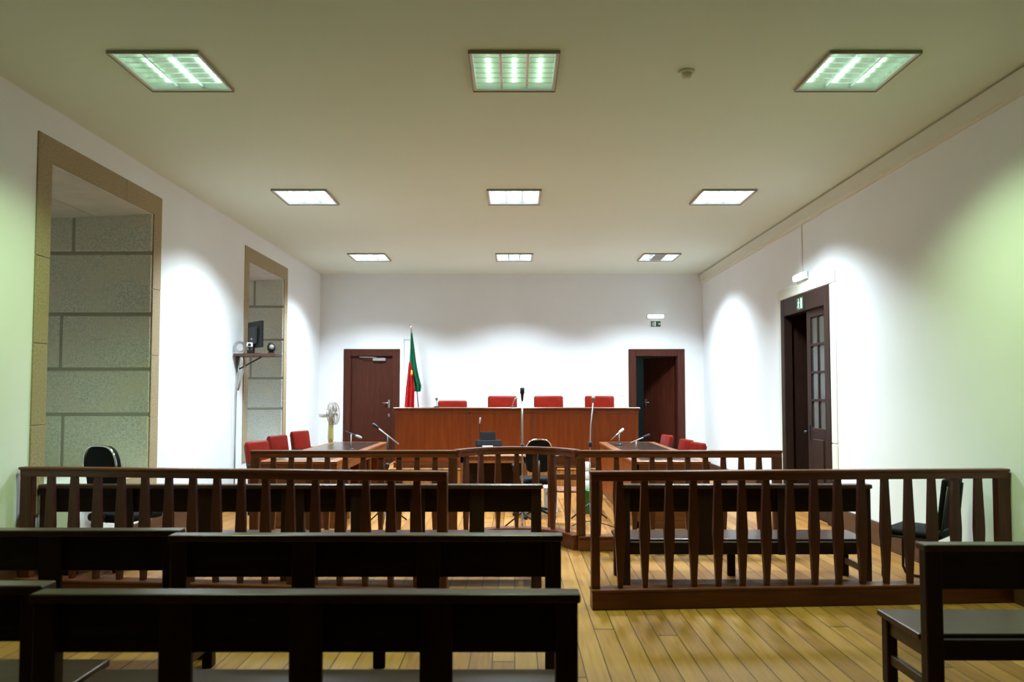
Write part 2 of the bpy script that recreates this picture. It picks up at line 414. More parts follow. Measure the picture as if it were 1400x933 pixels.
lf2 = glazed_leaf(.66).build('door_leaf', M['door_old'], d, loc=(.60, yd1-.02, 0)); lf2.rotation_euler.z = math.radians(-9)
B(.02, .026, .13, .54, 1.16, 2.60, bev=0).build('pane', M['pane'], lf2)
# corridor beyond: stone-block wall with an arch
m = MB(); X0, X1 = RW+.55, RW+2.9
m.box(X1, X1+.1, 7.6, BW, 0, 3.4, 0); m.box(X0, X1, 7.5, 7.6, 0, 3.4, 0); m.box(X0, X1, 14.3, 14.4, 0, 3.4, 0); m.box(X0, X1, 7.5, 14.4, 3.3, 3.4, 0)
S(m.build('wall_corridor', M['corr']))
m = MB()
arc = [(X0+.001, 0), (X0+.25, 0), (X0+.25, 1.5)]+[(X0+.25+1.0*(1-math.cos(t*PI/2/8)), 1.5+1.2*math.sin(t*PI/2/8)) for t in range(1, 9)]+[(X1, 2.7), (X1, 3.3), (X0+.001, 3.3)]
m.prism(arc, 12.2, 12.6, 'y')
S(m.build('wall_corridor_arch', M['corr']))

# ---------------------------------------------------------------- ceiling lamps
def make_lamp(row, broken=False):
    t = thing('ceiling_light', '', 'ceiling light', group='recessed louvred lights in the ceiling')
    s = LS
    m = MB()
    m.box(-s, s, -s, -s+.025, -.018, .004, .002); m.box(-s, s, s-.025, s, -.018, .004, .002)
    m.box(-s, -s+.025, -s+.025, s-.025, -.018, .004, .002); m.box(s-.025, s, -s+.025, s-.025, -.018, .004, .002)
    m.build('frame', M['white'], t)
    m = MB(); e = s+.005
    m.box(-e, e, -e, -s, -.026, .0, .001); m.box(-e, e, s, e, -.026, .0, .001); m.box(-e, -s, -s, s, -.026, .0, .001); m.box(s, e, -s, s, -.026, .0, .001)
    m.build('rim', M['rim_shade'], t)  # dark rim painted in for the frame's unlit outer side
    q = s-.014
    m = MB(); m.box(-q, q, -q, q, .115, .12, 0)
    m.box(-q, -q+.004, -q, q, .004, .115, 0); m.box(q-.004, q, -q, q, .004, .115, 0); m.box(-q, q, -q, -q+.004, .004, .115, 0); m.box(-q, q, q-.004, q, .004, .115, 0)
    m.build('reflector', M['white'], t)
    m = MB(); w = s-.026
    for k in range(1, 3):
        x = -w+2*w*k/3; m.prism([(x-.008, .0), (x+.008, .0), (x+.002, .055), (x-.002, .055)], -w, w, 'y')
    for k in range(1, 7):
        y = -w+2*w*k/7; m.prism([(y-.005, .002), (y+.005, .002), (y+.001, .053), (y-.001, .053)], -w, w, 'x')
    m.build('louvre', M['louvre'], t)
    for k in range(3):
        if broken and k == 1:
            B(-.095, .095, -w, w, .0, .01, bev=.002).build('blank_panel', M['grey'], t); continue
        x = -w+2*w*(k+.5)/3
        MB().tube([(x, -w+.02, .085), (x, w-.02, .085)], .014, 10).build('tube', TUBE[row], t)
    return t
pos_r = ['near', 'middle', 'far']; pos_c = ['left', 'centre', 'right']
LW_E = [48, 150, 155]
for r, y in enumerate(LR):
    base = make_lamp(r)
    for ci, x in enumerate(LC):
        if r == 2 and ci == 2: o = make_lamp(r, True)
        else: o = base if ci == 0 else copy_tree(base)
        place(o, (x, y, CH), 0, {
          (0, 0): 'greenish glowing square louvred ceiling light, nearest row, left by the stone window',
          (0, 1): 'greenish glowing square louvred ceiling light, nearest row, in the middle',
          (0, 2): 'greenish glowing square louvred ceiling light, nearest row, right of the smoke detector',
          (1, 0): 'white square louvred ceiling light, second row, left side',
          (1, 1): 'white square louvred ceiling light, second row, in the middle',
          (1, 2): 'white square louvred ceiling light, second row, right side',
          (2, 0): 'white square louvred ceiling light, farthest row, left above the closed door',
          (2, 1): 'white square louvred ceiling light, farthest row, above the judges bench middle',
          (2, 2): 'ceiling light with a dead grey middle strip, farthest row, right'}[(r, ci)])
        la = bpy.data.lights.new('lamp_light', 'AREA'); la.shape = 'SQUARE'; la.size = .55
        la.spread = math.radians(122); la.color = ROWCOL[r]; la.energy = LW_E[r]
        lo = bpy.data.objects.new('lamp_light', la); COL.objects.link(lo); lo.location = (x, y, CH-.02)
# added fill lights to brighten the rooms beyond, no fixtures there
for nm, loc, e, colr, sz in (('anteroom_fill', (2.0, BW+1.8, 2.8), 4, (.75, 1, 1), .5), ('corridor_fill', (RW+2.3, 11.0, 3.2), 2.5, (1, .85, .6), .5)):
    la = bpy.data.lights.new(nm, 'AREA'); la.size = sz; la.energy = e; la.color = colr
    lo = bpy.data.objects.new(nm, la); COL.objects.link(lo); lo.location = loc

# ---------------------------------------------------------------- railings
def baluster(h, r0=.024, r1=.040, r2=.018, d=.018):
    return MB().prism([(-r0, h), (-r1, h*.52), (-r1*.97, h*.47), (-r2, 0), (r2, 0), (r1*.97, h*.47), (r1, h*.52), (r0, h)], -d, d, 'y')
RH, BH = 1.02, .15
def railing(p0, p1, n, label, e0=.045, e1=.045):
    p0, p1 = Vector((*p0, 0)), Vector((*p1, 0)); L = (p1-p0).length; a = math.atan2(p1.y-p0.y, p1.x-p0.x)
    t = thing('wooden_railing', label, 'railing', p0, a)
    m = MB(); m.box(0, L, -.032, .032, RH-.075, RH-.02, .006, 2); m.box(-.008, L, -.042, .042, RH-.022, RH, .006, 2); m.build('handrail', M['fence'], t)
    m = MB(); m.box(0, L, -.055, .055, 0, BH-.022, .004); m.box(-.006, L, -.065, .065, BH-.022, BH, .006, 2); m.build('base_rail', M['fence'], t)
    for x, e in ((e0, e0), (L-e1, e1)):
        B(x-e, x+e, -.03, .03, BH, RH-.07, bev=.005).build('end_post', M['fence_z'], t)
    proto = None
    for k in range(1, n):
        x = e0+(L-e0-e1)*k/n
        if proto is None:
            proto = baluster(RH-.07-BH).build('baluster', M['fence_z'], t); q = proto
        else:
            q = proto.copy(); COL.objects.link(q)
        q.location = (x, 0, BH)
    return t
railing((.575, 5.42), (RW-.01, 5.62), 17, 'front reddish brown wooden railing on the right, reaching the right wall', .032, .05)
railing((LW+.03, 5.76), (-.50, 5.42), 17, 'front reddish brown wooden railing on the left, in front of the office chair', .05, .038)
# rear railing with a bowed middle
t = thing('wooden_railing', 'rear wooden railing with a bowed middle before the judges bench', 'railing', (0, 7.42, 0))
def straight(x0, x1, ends):
    m = MB(); m.box(x0, x1, -.032, .032, RH-.075, RH-.02, .006, 2); m.box(x0-.006, x1+.006, -.042, .042, RH-.022, RH, .006, 2); m.build('handrail', M['fence'], t)
    m = MB(); m.box(x0, x1, -.055, .055, 0, BH-.022, .004); m.box(x0, x1, -.065, .065, BH-.022, BH, .006, 2); m.build('base_rail', M['fence'], t)
    for x in ends: B(x-.045, x+.045, -.035, .035, BH, RH-.07, bev=.005).build('post', M['fence_z'], t)
xa, xb = -.60, .655
straight(-2.71, xa, (-2.665, xa-.03)); straight(xb, 2.75, (2.705, xb+.03))
proto = baluster(RH-.07-BH).build('baluster', M['fence_z'], t); first = True
def put_bal(x, y, rz=0):
    global first
    q = proto if first else proto.copy()
    if not first: COL.objects.link(q)
    first = False; q.location = (x, y, BH); q.rotation_euler.z = rz
for k in range(1, 11):
    put_bal(-2.665+(xa-.03+2.665)*k/11, 0); put_bal(xb+.03+(2.705-xb-.03)*k/11, 0)
cxm = (xa+xb)/2; ch = (xb-xa)/2; sag = .46; R = (ch*ch+sag*sag)/(2*sag); cy0 = sag-R; half = math.asin(ch/R)
def arcpt(f, dr=0): an = -half+2*half*f; return (cxm+(R+dr)*math.sin(an), cy0+(R+dr)*math.cos(an))
def arcband(m, dr, z0, z1):
    n = 24; outl = [arcpt(i/n, dr) for i in range(n+1)]+[arcpt(i/n, -dr) for i in range(n, -1, -1)]
    m.prism(outl, z0, z1, 'z')
m = MB(); arcband(m, .032, RH-.075, RH-.02); arcband(m, .045, RH-.02, RH+.004); m.build('handrail', M['fence'], t)
m = MB(); arcband(m, .055, 0, BH-.022); arcband(m, .065, BH-.022, BH); m.build('base_rail', M['fence'], t)
for k in range(1, 8):
    f = k/8; x, y = arcpt(f); put_bal(x, y, half-2*half*f)

# ---------------------------------------------------------------- benches
def make_bench(nseg, L):
    t = thing('wooden_bench', '', 'bench', group='dark public benches')
    h = L/2
    T, Z = M['bench'], M['bench_z']
    B(-h-.01, h+.01, -.025, .065, .815, .85, bev=.008, seg=2).build('top_rail', T, t)
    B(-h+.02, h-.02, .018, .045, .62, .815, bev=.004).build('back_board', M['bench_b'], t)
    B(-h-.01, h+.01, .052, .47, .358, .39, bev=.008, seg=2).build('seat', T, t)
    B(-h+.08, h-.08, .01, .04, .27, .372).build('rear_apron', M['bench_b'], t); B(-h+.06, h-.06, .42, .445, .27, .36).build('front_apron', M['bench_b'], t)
    for s in (-1, 1):
        x0, x1 = sorted((s*h, s*(h-.085))); B(x0, x1, -.012, .052, 0, .817, bev=.006).build('rear_post', Z, t)
        x0, x1 = sorted((s*(h-.005), s*(h-.065))); B(x0, x1, .39, .45, 0, .36, bev=.005).build('front_leg', Z, t)
        x0, x1 = sorted((s*(h-.02), s*(h-.045))); m = MB(); m.box(x0, x1, .052, .39, .27, .36, .004); m.build('side_apron', T, t)
        x0, x1 = sorted((s*(h-.02), s*(h-.05))); B(x0, x1, .05, .392, .11, .165, bev=.004).build('side_stretcher', T, t)
    B(-.035, .035, .39, .42, 0, .36, bev=.004).build('front_leg', Z, t)
    w = .062
    for k in range(1, nseg):
        x = -h+.043+(L-.086)*k/nseg
        B(x-w, x+w, -.008, .018, .27, .817, bev=.004).build('back_slat', Z, t)
    return t
b4 = make_bench(3, 2.08); b5 = make_bench(4, 2.05)
benches = [
 (b4, (-.79, 3.86), 0, 'dark bench in the second row from the camera, beside the centre aisle'),
 (None, (-2.895, 4.0), 0, 'dark bench in the second row, far left against the wall', 4),
 (b5, (-.785, 2.74), 0, 'nearest large dark bench across the lower left foreground'),
 (None, (-2.895, 2.86), 0, 'dark bench end at the bottom left corner, left of nearest bench', 4),
 (None, (-.80, 5.98), 0, 'dark bench behind the left front railing, nearer the middle', 5),
 (None, (-2.885, 5.98), 0, 'dark bench behind the left front railing, before the office chair', 4),
 (None, (1.915, 5.99), 0, 'dark bench right behind the right front railing', 4),
]
for e in benches:
    o = e[0] or copy_tree(b4 if e[4] == 4 else b5)
    place(o, (e[1][0], e[1][1], 0), e[2], e[3])
bs = make_bench(3, 1.75)
place(bs, (2.06+.875-.01, 3.62, 0), 0, 'dark bench cropped by the lower right corner, seat showing')

# ---------------------------------------------------------------- judges platform and bench
t = thing('platform', 'low wooden platform with a step under the judges bench', 'platform', (0, 12.25, 0))
B(-2.25, 2.25, 0, BW-12.25-.03, 0, .31, bev=.004).build('riser', M['plat'], t)
m = MB(); m.box(-2.27, 2.27, -.02, BW-12.25-.025, .31, .33, .005); m.build('deck', M['plat'], t)
t = thing('judges_bench', 'long orange-brown veneered judges bench on the platform', 'bench', (0, 12.42, .33))
bx = [-2.06, -.765, .33, 1.40, 2.15]
for x0, x1 in zip(bx, bx[1:]):
    B(x0+.004, x1-.004, 0, .03, .10, 1.0, bev=.004).build('front_panel', M['judge'], t)
m = MB()
for x in bx[1:-1]: m.box(x-.018, x+.018, -.006, .02, .10, 1.0, .003)
m.build('cover_strip', M['judge_d'], t)
m = MB(); m.box(-2.08, 2.17, -.012, .02, 0, .10, .004); m.box(-2.07, 2.16, -.006, .02, .93, .955, .003); m.build('plinth', M['judge_d'], t)
m = MB(); m.box(-2.06, -2.03, .03, .75, 0, 1.0, .004); m.box(2.12, 2.15, .03, .75, 0, 1.0, .004); m.build('side_panel', M['judge'], t)
m = MB(); m.box(-2.09, 2.18, -.03, .30, 1.0, 1.035, .006); m.build('top_ledge', M['judge_d'], t)
m = MB(); m.box(-2.03, 2.12, .25, .85, .72, .75, .006); m.build('writing_top', M['judge_d'], t)

# ---------------------------------------------------------------- side desks
def desk(name, label, x0, x1, y0, y1, inner):
    """inner = +1/-1: side that faces the room's middle"""
    t = thing(name, label, 'desk', ((x0+x1)/2, y0, 0)); w = (x1-x0)/2; L = y1-y0; H = .8
    B(-w, w, 0, .03, .0, H-.04, bev=.004).build('front_panel', M['judge_d'], t)  # darker veneer puts the shade of the unlit front into the colour
    B(-w, w, L-.03, L, .0, H-.04, bev=.004).build('rear_panel', M['judge'], t)
    m = MB(); m.box(-w-.012, w+.012, -.02, L+.02, H-.04, H, .006); m.build('top_board', M['desk'], t)
    m = MB(); m.box(-w+.10, w-.10, .10, L-.1, H-.002, H+.004, .001); m.build('writing_surface', M['desk_top'], t)
    xi = inner*w
    if inner > 0:    # open framed side
        m = MB(); m.box(xi-.03, xi, .03, L-.03, H-.15, H-.04, .003); m.build('side_apron', M['desk'], t)
        for k in range(1, 5):
            y = L*k/5; B(xi-.03, xi+.002, y-.03, y+.03, .0, H-.15, bev=.003).build('side_post', M['judge_d'], t)
        m = MB(); m.box(-w*.3, -w*.3+.02, .03, L-.03, .05, H-.15, .003); m.build('shade_board', M['bench'], t)  # dark board added to paint in the shade of the open kneehole
    else:
        n = 4
        for k in range(n):
            y = .03+(L-.06)*k/n; B(xi, xi+.028, y+.006, y+(L-.06)/n-.006, .05, H-.04, bev=.004).build('side_panel', M['judge'], t)
        m = MB(); m.box(xi-.008, xi+.02, 0, L, 0, .07, .003)
        m.build('plinth', M['judge_d'], t)
        # framed front panels
        m = MB(); m.box(-w, -w+.06, -.012, 0, 0, H-.04, .003); m.box(w-.06, w, -.012, 0, 0, H-.04, .003); m.box(-w, w, -.012, 0, H-.12, H-.04, .003); m.box(-w, w, -.012, 0, 0, .09, .003); m.box(-.03, .03, -.012, 0, .09, H-.12, .003)
        m.build('panel_frame', M['judge_d'], t)
    return t
desk('lawyers_desk', 'long wooden desk on the left before three red chairs', -3.03, -2.12, 8.6, 12.0, 1)
desk('lawyers_desk', 'long wooden panelled desk on the right before three red chairs', 1.43, 2.33, 8.6, 12.0, -1)

# clerk table
t = thing('clerk_table', 'small orange-brown table behind the bowed railing', 'table', (-.28, 9.9, 0))
m = MB(); m.box(-.5, .5, -.02, .65, .735, .76, .006); m.build('tabletop', M['desk'], t)
B(-.46, .46, .0, .02, .65, .735).build('apron', M['desk'], t); B(-.46, .46, .61, .63, .12, .735).build('shade_board', M['bench_b'], t)  # dark rear board added for the shade under the table
for x in (-.46, .46):
    for y in (.0, .58):
        x0, x1 = (x, x+.05) if x < 0 else (x-.05, x); B(x0, x1, y, y+.05, 0, .735, bev=.004).build('leg', M['judge_d'], t)

# ---------------------------------------------------------------- chairs
def rot_back(deg, y, z): return Matrix.Translation((0, y, z)) @ Matrix.Rotation(math.radians(deg), 4, 'X')
# chairs: local +y is where the sitter looks
def make_red_chair(arms=True, w=.43, hb=.97, group=None):
    t = thing('red_chair', '', 'chair', group=group)
    rbox(w, .48, .10, .03, 4).build('seat', M['red'], t, loc=(0, 0, .40), smooth=True)
    bm_ = MB(); bm_.box(-w/2, w/2, -.04, .04, 0, hb-.50, .035, 4, rot_back(10, -.19, .50)); bm_.build('backrest', M['red'], t, smooth=True)
    bm_ = MB(); bm_.box(-w/2+.02, w/2-.02, -.055, -.035, .02, hb-.54, .008, 2, rot_back(10, -.19, .50)); bm_.build('back_shell', M['black'], t)
    for sx in (-1, 1):
        for sy in (-1, 1):
            MB().tube([(sx*(w/2-.04), sy*.19, .41), (sx*(w/2-.02), sy*.22, 0.0)], [.017, .013], 8).build('leg', M['black'], t)
        if arms:
            MB().tube([(sx*(w/2+.02), .18, .42), (sx*(w/2+.035), .19, .62), (sx*(w/2+.035), .12, .66), (sx*(w/2+.035), -.12, .665), (sx*(w/2+.0), -.24, .66)], .016, 8).build('armrest', M['black'], t)
    return t
rc = make_red_chair(group='red chairs at the left desk')
lc = [(at(361, 603, 9.65), 'left desk red chair nearest the rear railing corner'), (at(388, 595, 11.0), 'middle red chair of the three at the left desk'), (at(417, 589, 12.3), 'red chair at the left desk nearest the fan')]
for i, (p, lab) in enumerate(lc):
    o = rc if i == 0 else copy_tree(rc)
    place(o, (p.x+.12, p.y, 0), math.radians([-110, -110, -114][i]), lab)
r2 = make_red_chair(True, .42, .86, 'red chairs at the right desk')
for i, (x, y, rz, lab) in enumerate([(2.64, 13.1, 102, 'red chair at the right desk farthest from the railing'), (2.72, 11.8, 103, 'middle red chair of the three at the right desk'), (2.72, 11.05, 104, 'red chair at the right desk nearest the railing')]):
    o = r2 if i == 0 else copy_tree(r2)
    place(o, (x-.12 if i else x-.1, y, 0), math.radians(rz), lab)
    if i == 0: o.location.x = 2.56
def make_judge_chair():
    t = thing('judge_chair', '', 'chair', group='red chairs behind the judges bench')
    rbox(.54, .52, .12, .04, 4).build('seat', M['red'], t, loc=(0, 0, .40), smooth=True)
    m = MB(); m.box(-.28, .28, -.05, .05, 0, .74, .04, 4, rot_back(-6+180, -.20, .50) if False else rot_back(-6, .20, .50)); m.build('backrest', M['red'], t, smooth=True)
    m = MB(); m.tube([(0, 0, .1), (0, 0, .42)], .03, 10); m.build('column', M['dmetal'], t)
    m = MB()
    for k in range(5):
        a = 2*PI*k/5; m.tube([(0, 0, .12), (.28*math.cos(a), .28*math.sin(a), .06)], [.025, .016], 8)
        m.lathe([(0, 0), (.022, .006), (.028, .028), (.022, .05), (0, .056)], (.28*math.cos(a), .28*math.sin(a), 0), 10)
    m.build('wheel_base', M['black'], t)
    for s in (-1, 1): MB().tube([(s*.26, .15, .44), (s*.31, .12, .66), (s*.31, -.16, .67)], .02, 8).build('armrest', M['black'], t)
    return t
jc = make_judge_chair()
for i, (pc, pt, lab) in enumerate([(620, 547, 'red judge chair lowest and leftmost behind the bench'), (686, 541, 'red judge chair left of the tall microphone'), (750.5, 542, 'red judge chair right of the tall microphone'), (818, 541, 'rightmost red judge chair behind the bench')]):
    Y = 13.45; p = at(pc, pt, Y+.28)
    o = jc if i == 0 else copy_tree(jc)
    place(o, (p.x, Y, .33-(.0 if i else 0)), math.radians([4, -3, 2, -4][i]), lab)
# the lowest chair: its backrest is set lower
first_back = [c_ for c_ in jc.children if c_.name.startswith('backrest')][0]
first_back.location.z = -.09

# black office chair left
def office_chair(label, loc, rz, top=1.13, w=.36):
    t = thing('office_chair', label, 'chair', loc, rz)
    rbox(.46, .46, .08, .035, 4).build('seat', M['blackf'], t, loc=(0, .02, .43), smooth=True)
    # rounded backrest
    H = top-.60; pts = []
    n = 20
    for i in range(n+1):
        a = PI*i/n; pts.append((w/2*math.copysign(abs(math.cos(a))**.6, math.cos(a)), H-.22+.22*math.sin(a)**.8))
    pts += [(-w/2*.85, .02), (-w/2*.6, 0), (w/2*.6, 0), (w/2*.85, .02)]
    m = MB(); m.prism(pts, -.035, .035, 'y', bev=.012)
    bo = m.build('backrest', M['blackf'], t, loc=(0, -.20, .60), smooth=False); bo.rotation_euler.x = math.radians(6)
    m = MB(); rim = [(x*1.03, -.03, z*1.012) for x, z in pts[:n+1]]; m.tube(rim, .009, 8)
    rm = m.build('back_rim', M['chrome'], bo)
    MB().tube([(0, -.18, .44), (0, -.25, .52), (0, -.25, .75)], .018, 8).build('back_support', M['dmetal'], t)
    MB().tube([(0, 0, .08), (0, 0, .44)], .025, 10).build('column', M['chrome'], t)
    m = MB()
    for k in range(5):
        a = 2*PI*k/5+.3; m.tube([(0, 0, .12), (.27*math.cos(a), .27*math.sin(a), .06)], [.025, .016], 8)
        m.lathe([(0, 0), (.022, .006), (.028, .028), (.022, .05), (0, .056)], (.27*math.cos(a), .27*math.sin(a), 0), 10)
    m.build('wheel_base', M['black'], t)
    for s in (-1, 1):
        MB().tube([(s*.21, .10, .45), (s*.26, .12, .62), (s*.26, .18, .66), (s*.26, -.10, .665), (s*.25, -.14, .63)], .018, 8).build('armrest', M['black'], t)
    return t
p = at(135, 608, 6.62)
office_chair('black rounded-back office chair with chrome rim under the stone window', (-3.64, 6.74, 0), math.radians(-20), 1.135, .385)
office_chair('black office chair beside the clerk table behind the bowed railing', (.27, 9.45, 0), math.radians(10), 1.02, .34)
# wooden chair with orange seat near it
t = thing('wooden_chair', 'small wooden chair with an orange-brown seat behind the bowed railing', 'chair', (.62, 8.75, 0), math.radians(-8))
B(-.2, .2, -.2, .2, .43, .455, bev=.006).build('seat', M['desk'], t)
for sx in (-1, 1):
    B(sx*.18-.018, sx*.18+.018, -.2, -.165, 0, .88, bev=.004).build('leg', M['judge_d'], t)
    B(sx*.18-.018, sx*.18+.018, .165, .2, 0, .43, bev=.004).build('leg', M['judge_d'], t)
m = MB(); m.box(-.17, .17, -.195, -.175, .75, .87, .004); m.box(-.17, .17, -.195, -.175, .58, .65, .004); m.build('backrest', M['judge_d'], t)
# sled chair on the right
t = thing('sled_base_chair', 'black padded chair on a bent tube frame by the right wall', 'chair', (3.42, 6.09, 0), math.radians(43))
rbox(.46, .44, .055, .024, 3).build('seat', M['blackf'], t, loc=(0, 0, .425), smooth=True)
m = MB(); m.box(-.215, .215, -.022, .022, 0, .42, .02, 3, rot_back(7, -.20, .50)); m.build('backrest', M['blackf'], t, smooth=True)
for s in (-1, 1):
    pts = [(s*.19, -.268, .86), (s*.20, -.228, .52), (s*.21, -.18, .43), (s*.21, -.1, .415), (s*.215, .14, .415), (s*.22, .20, .40), (s*.225, .215, .35), (s*.235, .22, .08), (s*.235, .20, .03), (s*.235, .15, .012), (s*.235, -.20, .012)]
    MB().tube(pts, .012, 8).build('frame_tube', M['dmetal'], t)
MB().tube([(-.235, -.20, .012), (.235, -.20, .012)], .012, 8).build('cross_tube', M['dmetal'], t)

# ---------------------------------------------------------------- microphones
def gooseneck(label, base, tip, tall=.0, head=M['black'], neck=M['dmetal'], r=.006, hr=.016):
    base = Vector(base); tip = Vector(tip)
    t = thing('microphone', label, 'microphone', base)
    MB().lathe([(0, 0), (.055, 0), (.055, .012), (.02, .025), (0, .026)]).build('base', M['black'], t)
    d = tip-base; pts = []
    for i in range(9):
        f = i/8; pts.append((d.x*f**1.7, d.y*f**1.7, .02+(d.z-.02)*(1-(1-f)**1.35)))
    MB().tube(pts, r, 8).build('neck', neck, t)
    q = Vector(pts[-1]); dv = (q-Vector(pts[-2])).normalized()
    MB().tube([q-dv*.02, q-dv*.005, q+dv*.02, q+dv*.06, q+dv*.075], [hr*.5, hr*.8, hr, hr, hr*.5], 12).build('mic_head', head, t)
    return t
DT = .804
def desk_mic(label, bpx, Y, tpx, tpy, head='black', neck='metal', z=DT, Yt=None, **k):
    bx_ = at(bpx, 500, Y); tp = at(tpx, tpy, Yt or Y)
    return gooseneck(label, (bx_.x, Y, z), tp, head=M[head], neck=M[neck], **k)
def arm_mic(label, basepx, Y, z, a, b_, ya=None, yb=None, head='black', rod='metal'):
    """short upright plus a slanted arm from pixel a to pixel b_ (head at b_)"""
    P0 = Vector((at(basepx, 500, Y).x, Y, z)); A = at(*a, ya or Y); Bq = at(*b_, yb or Y)
    t = thing('microphone', label, 'microphone', P0)
    MB().lathe([(0, 0), (.06, 0), (.06, .012), (.02, .03), (0, .031)]).build('base', M['black'], t)
    k = (P0.x-A.x)/(Bq.x-A.x) if abs(Bq.x-A.x) > 1e-6 else .5
    J = A+(Bq-A)*k
    MB().tube([(0, 0, .02), J-P0], .008, 8).build('stem', M['grey'], t)
    MB().tube([A-P0, Bq-P0], .009, 8).build('arm', M[rod], t)
    d = (Bq-A).normalized(); q = Bq-P0
    MB().tube([q-d*.09, q-d*.07, q-d*.01, q+d*.01], [.012, .02, .02, .012], 12).build('mic_head', M[head], t)
    return t
arm_mic('grey gooseneck microphone standing on the left desk', 481, 10.2, DT, (472, 590), (494, 599), head='grey', rod='dmetal')
arm_mic('silver-headed microphone on the left end of the right desk', 846, 11.2, DT, (835, 602), (852, 587), head='white')
arm_mic('black slanted microphone in the middle of the right desk', 869, 10.0, DT, (862, 606), (888, 595), head='black', rod='grey')
# boom microphone in front of the judges bench left, on a floor stand
def floor_stand(label, px, Y, ytop_px, top_x=None, head='black', rod='metal', boom=None, r=.011, hlen=.15, hr=.026):
    P0 = Vector((at(px, 560, Y).x, Y, 0)); T = at(top_x or px, ytop_px, Y)-P0
    t = thing('microphone_stand', label, 'microphone stand', P0)
    m = MB()
    for k in range(3):
        a = 2*PI*k/3+.5; m.tube([(0, 0, .22), (.26*math.cos(a), .26*math.sin(a), .012)], .010, 8)
    m.build('tripod', M['dmetal'], t)
    top = T.z-hlen if boom is None else T.z
    pts = [(0, 0, .05), (0, 0, top*.5), (T.x*.3, 0, top*.8), (T.x, 0, top)]
    MB().tube(pts, r, 10).build('pole', M[rod], t)
    MB().lathe([(0, 0), (.02, .0), (.026, .02), (.026, .05), (.02, .07), (0, .07)], (T.x*.12, 0, top*.62), 12).build('clutch', M['dmetal'], t)
    if boom is None:
        MB().tube([(T.x, 0, top-.01), (T.x, -.005, top+hlen*.45), (T.x, -.008, top+hlen*.55), (T.x, -.01, top+hlen*.95), (T.x, -.01, top+hlen)], [hr*.45, hr*.7, hr, hr, hr*.5], 12).build('mic_head', M[head], t)
    else:
        A, Bq = at(*boom[0], Y)-P0, at(*boom[1], Y)-P0
        MB().tube([A, Bq], .009, 8).build('boom_arm', M['grey'], t)
        d = (Bq-A).normalized(); MB().tube([Bq-d*.02, Bq, Bq+d*.06, Bq+d*.08], [.010, .02, .022, .014], 12).build('mic_head', M[head], t)
    return t
floor_stand('tall microphone stand with black microphone in the middle of the room', 714, 8.45, 530, head='black')
floor_stand('thin white microphone stand in front of the rightmost judge chair', 806, 9.1, 542, top_x=811, head='grey', rod='grey', r=.007, hlen=.07, hr=.022)
floor_stand('dark boom microphone stand beside the left desk', 530, 9.0, 596, head='dmetal' , rod='dmetal', boom=((545, 608), (516, 585)))
# microphones on the judges bench
JT = .33+1.035
gooseneck('short gooseneck microphone on the left end of the judges bench', (at(597, 557, 12.55).x, 12.55, JT), at(597, 547, 12.5), head=M['grey'], neck=M['grey'], hr=.024)
gooseneck('silver gooseneck microphone before the second judge chair', (at(701, 557, 12.6).x, 12.6, JT), at(704, 547, 12.55), head=M['grey'], neck=M['metal'], hr=.02)
# printer / machine on the clerk table
t = thing('desk_phone_fax', 'black office machine with a white slot on the clerk table', 'machine', (at(668, 600, 10.2).x, 10.2, .76), .12)
t.name = 'fax_machine'
m = MB(); m.prism([(-.14, 0), (.14, 0), (.14, .10), (.02, .19), (-.10, .19), (-.14, .12)], -.18, .18, 'x', bev=.008); m.build('body', M['blackf'], t)
m = MB(); m.prism([(-.02, .19), (.02, .30), (.05, .30), (.03, .19)], -.12, .10, 'x', bev=.004); m.build('paper_tray', M['blackf'], t)
B(-.10, .05, -.146, -.135, .10, .118, bev=.003).build('paper_slot', M['white'], t)
gooseneck('thin microphone rising behind the black office machine', (at(655, 560, 10.42).x, 10.42, .76), at(656, 578, 10.4), head=M['grey'], neck=M['dmetal'], hr=.014)
# things on the floor behind the bowed railing
t = thing('computer_tower', 'small white computer case on the floor by the bowed railing', 'computer', (at(751, 690, 10.2).x, 9.9, 0), 0)
B(-.09, .09, -.2, .2, 0, .34, bev=.008, seg=2).build('case', M['white'], t)
m = MB(); m.box(-.06, .06, -.206, -.2, .26, .285, .002); m.box(-.015, .015, -.206, -.2, .2, .23, .002); m.build('drive_slot', M['grey'], t)
t = thing('waste_bin', 'green plastic bin on the floor right of the bowed railing', 'bin', (at(806, 690, 9.7).x, 9.7, 0))
MB().lathe([(0, 0), (.085, 0), (.10, .30), (.108, .30), (.108, .315), (.092, .315), (.08, .02), (0, .02)]).build('bin_body', M['bag'], t)
for k in range(3):
    o = MB().lathe([(.018, 0), (.052, 0), (.056, .01), (.056, .11), (.052, .12), (.018, .12)], seg=18).build('paper_roll', M['white'])
    o.location = (at(802, 690, 9.7).x+.0, 9.7, [.02, .34, .46, .58][k+1] if k else .34)
for i, o in enumerate([o for o in bpy.data.objects if o.name.startswith('paper_roll')]):
    o.location.z = .32+.121*i
    tag(o, ['lowest white roll of the stack above the green bin', 'middle white roll of the stack above the green bin', 'topmost white roll of the stack above the green bin'][i], 'roll', 'white rolls stacked on the green bin')
bpy.context.view_layer.update()
b_ = [o for o in bpy.data.objects if o.name.startswith('waste_bin')][0]
B(-.1, .1, -.1, .1, .312, .322, bev=.003).build('bin_lid', M['bag'], b_)
# cables on the floor
m = MB(); pts = []
for i in range(40):
    f = i/39; pts.append((.7+1.2*f, 8.5+.35*math.sin(f*7)+.25*math.cos(f*3), .006))
tag(m.tube(pts, .005, 6).build('floor_cable', M['black']), 'black cable winding on the floor behind the rear railing', 'cable')

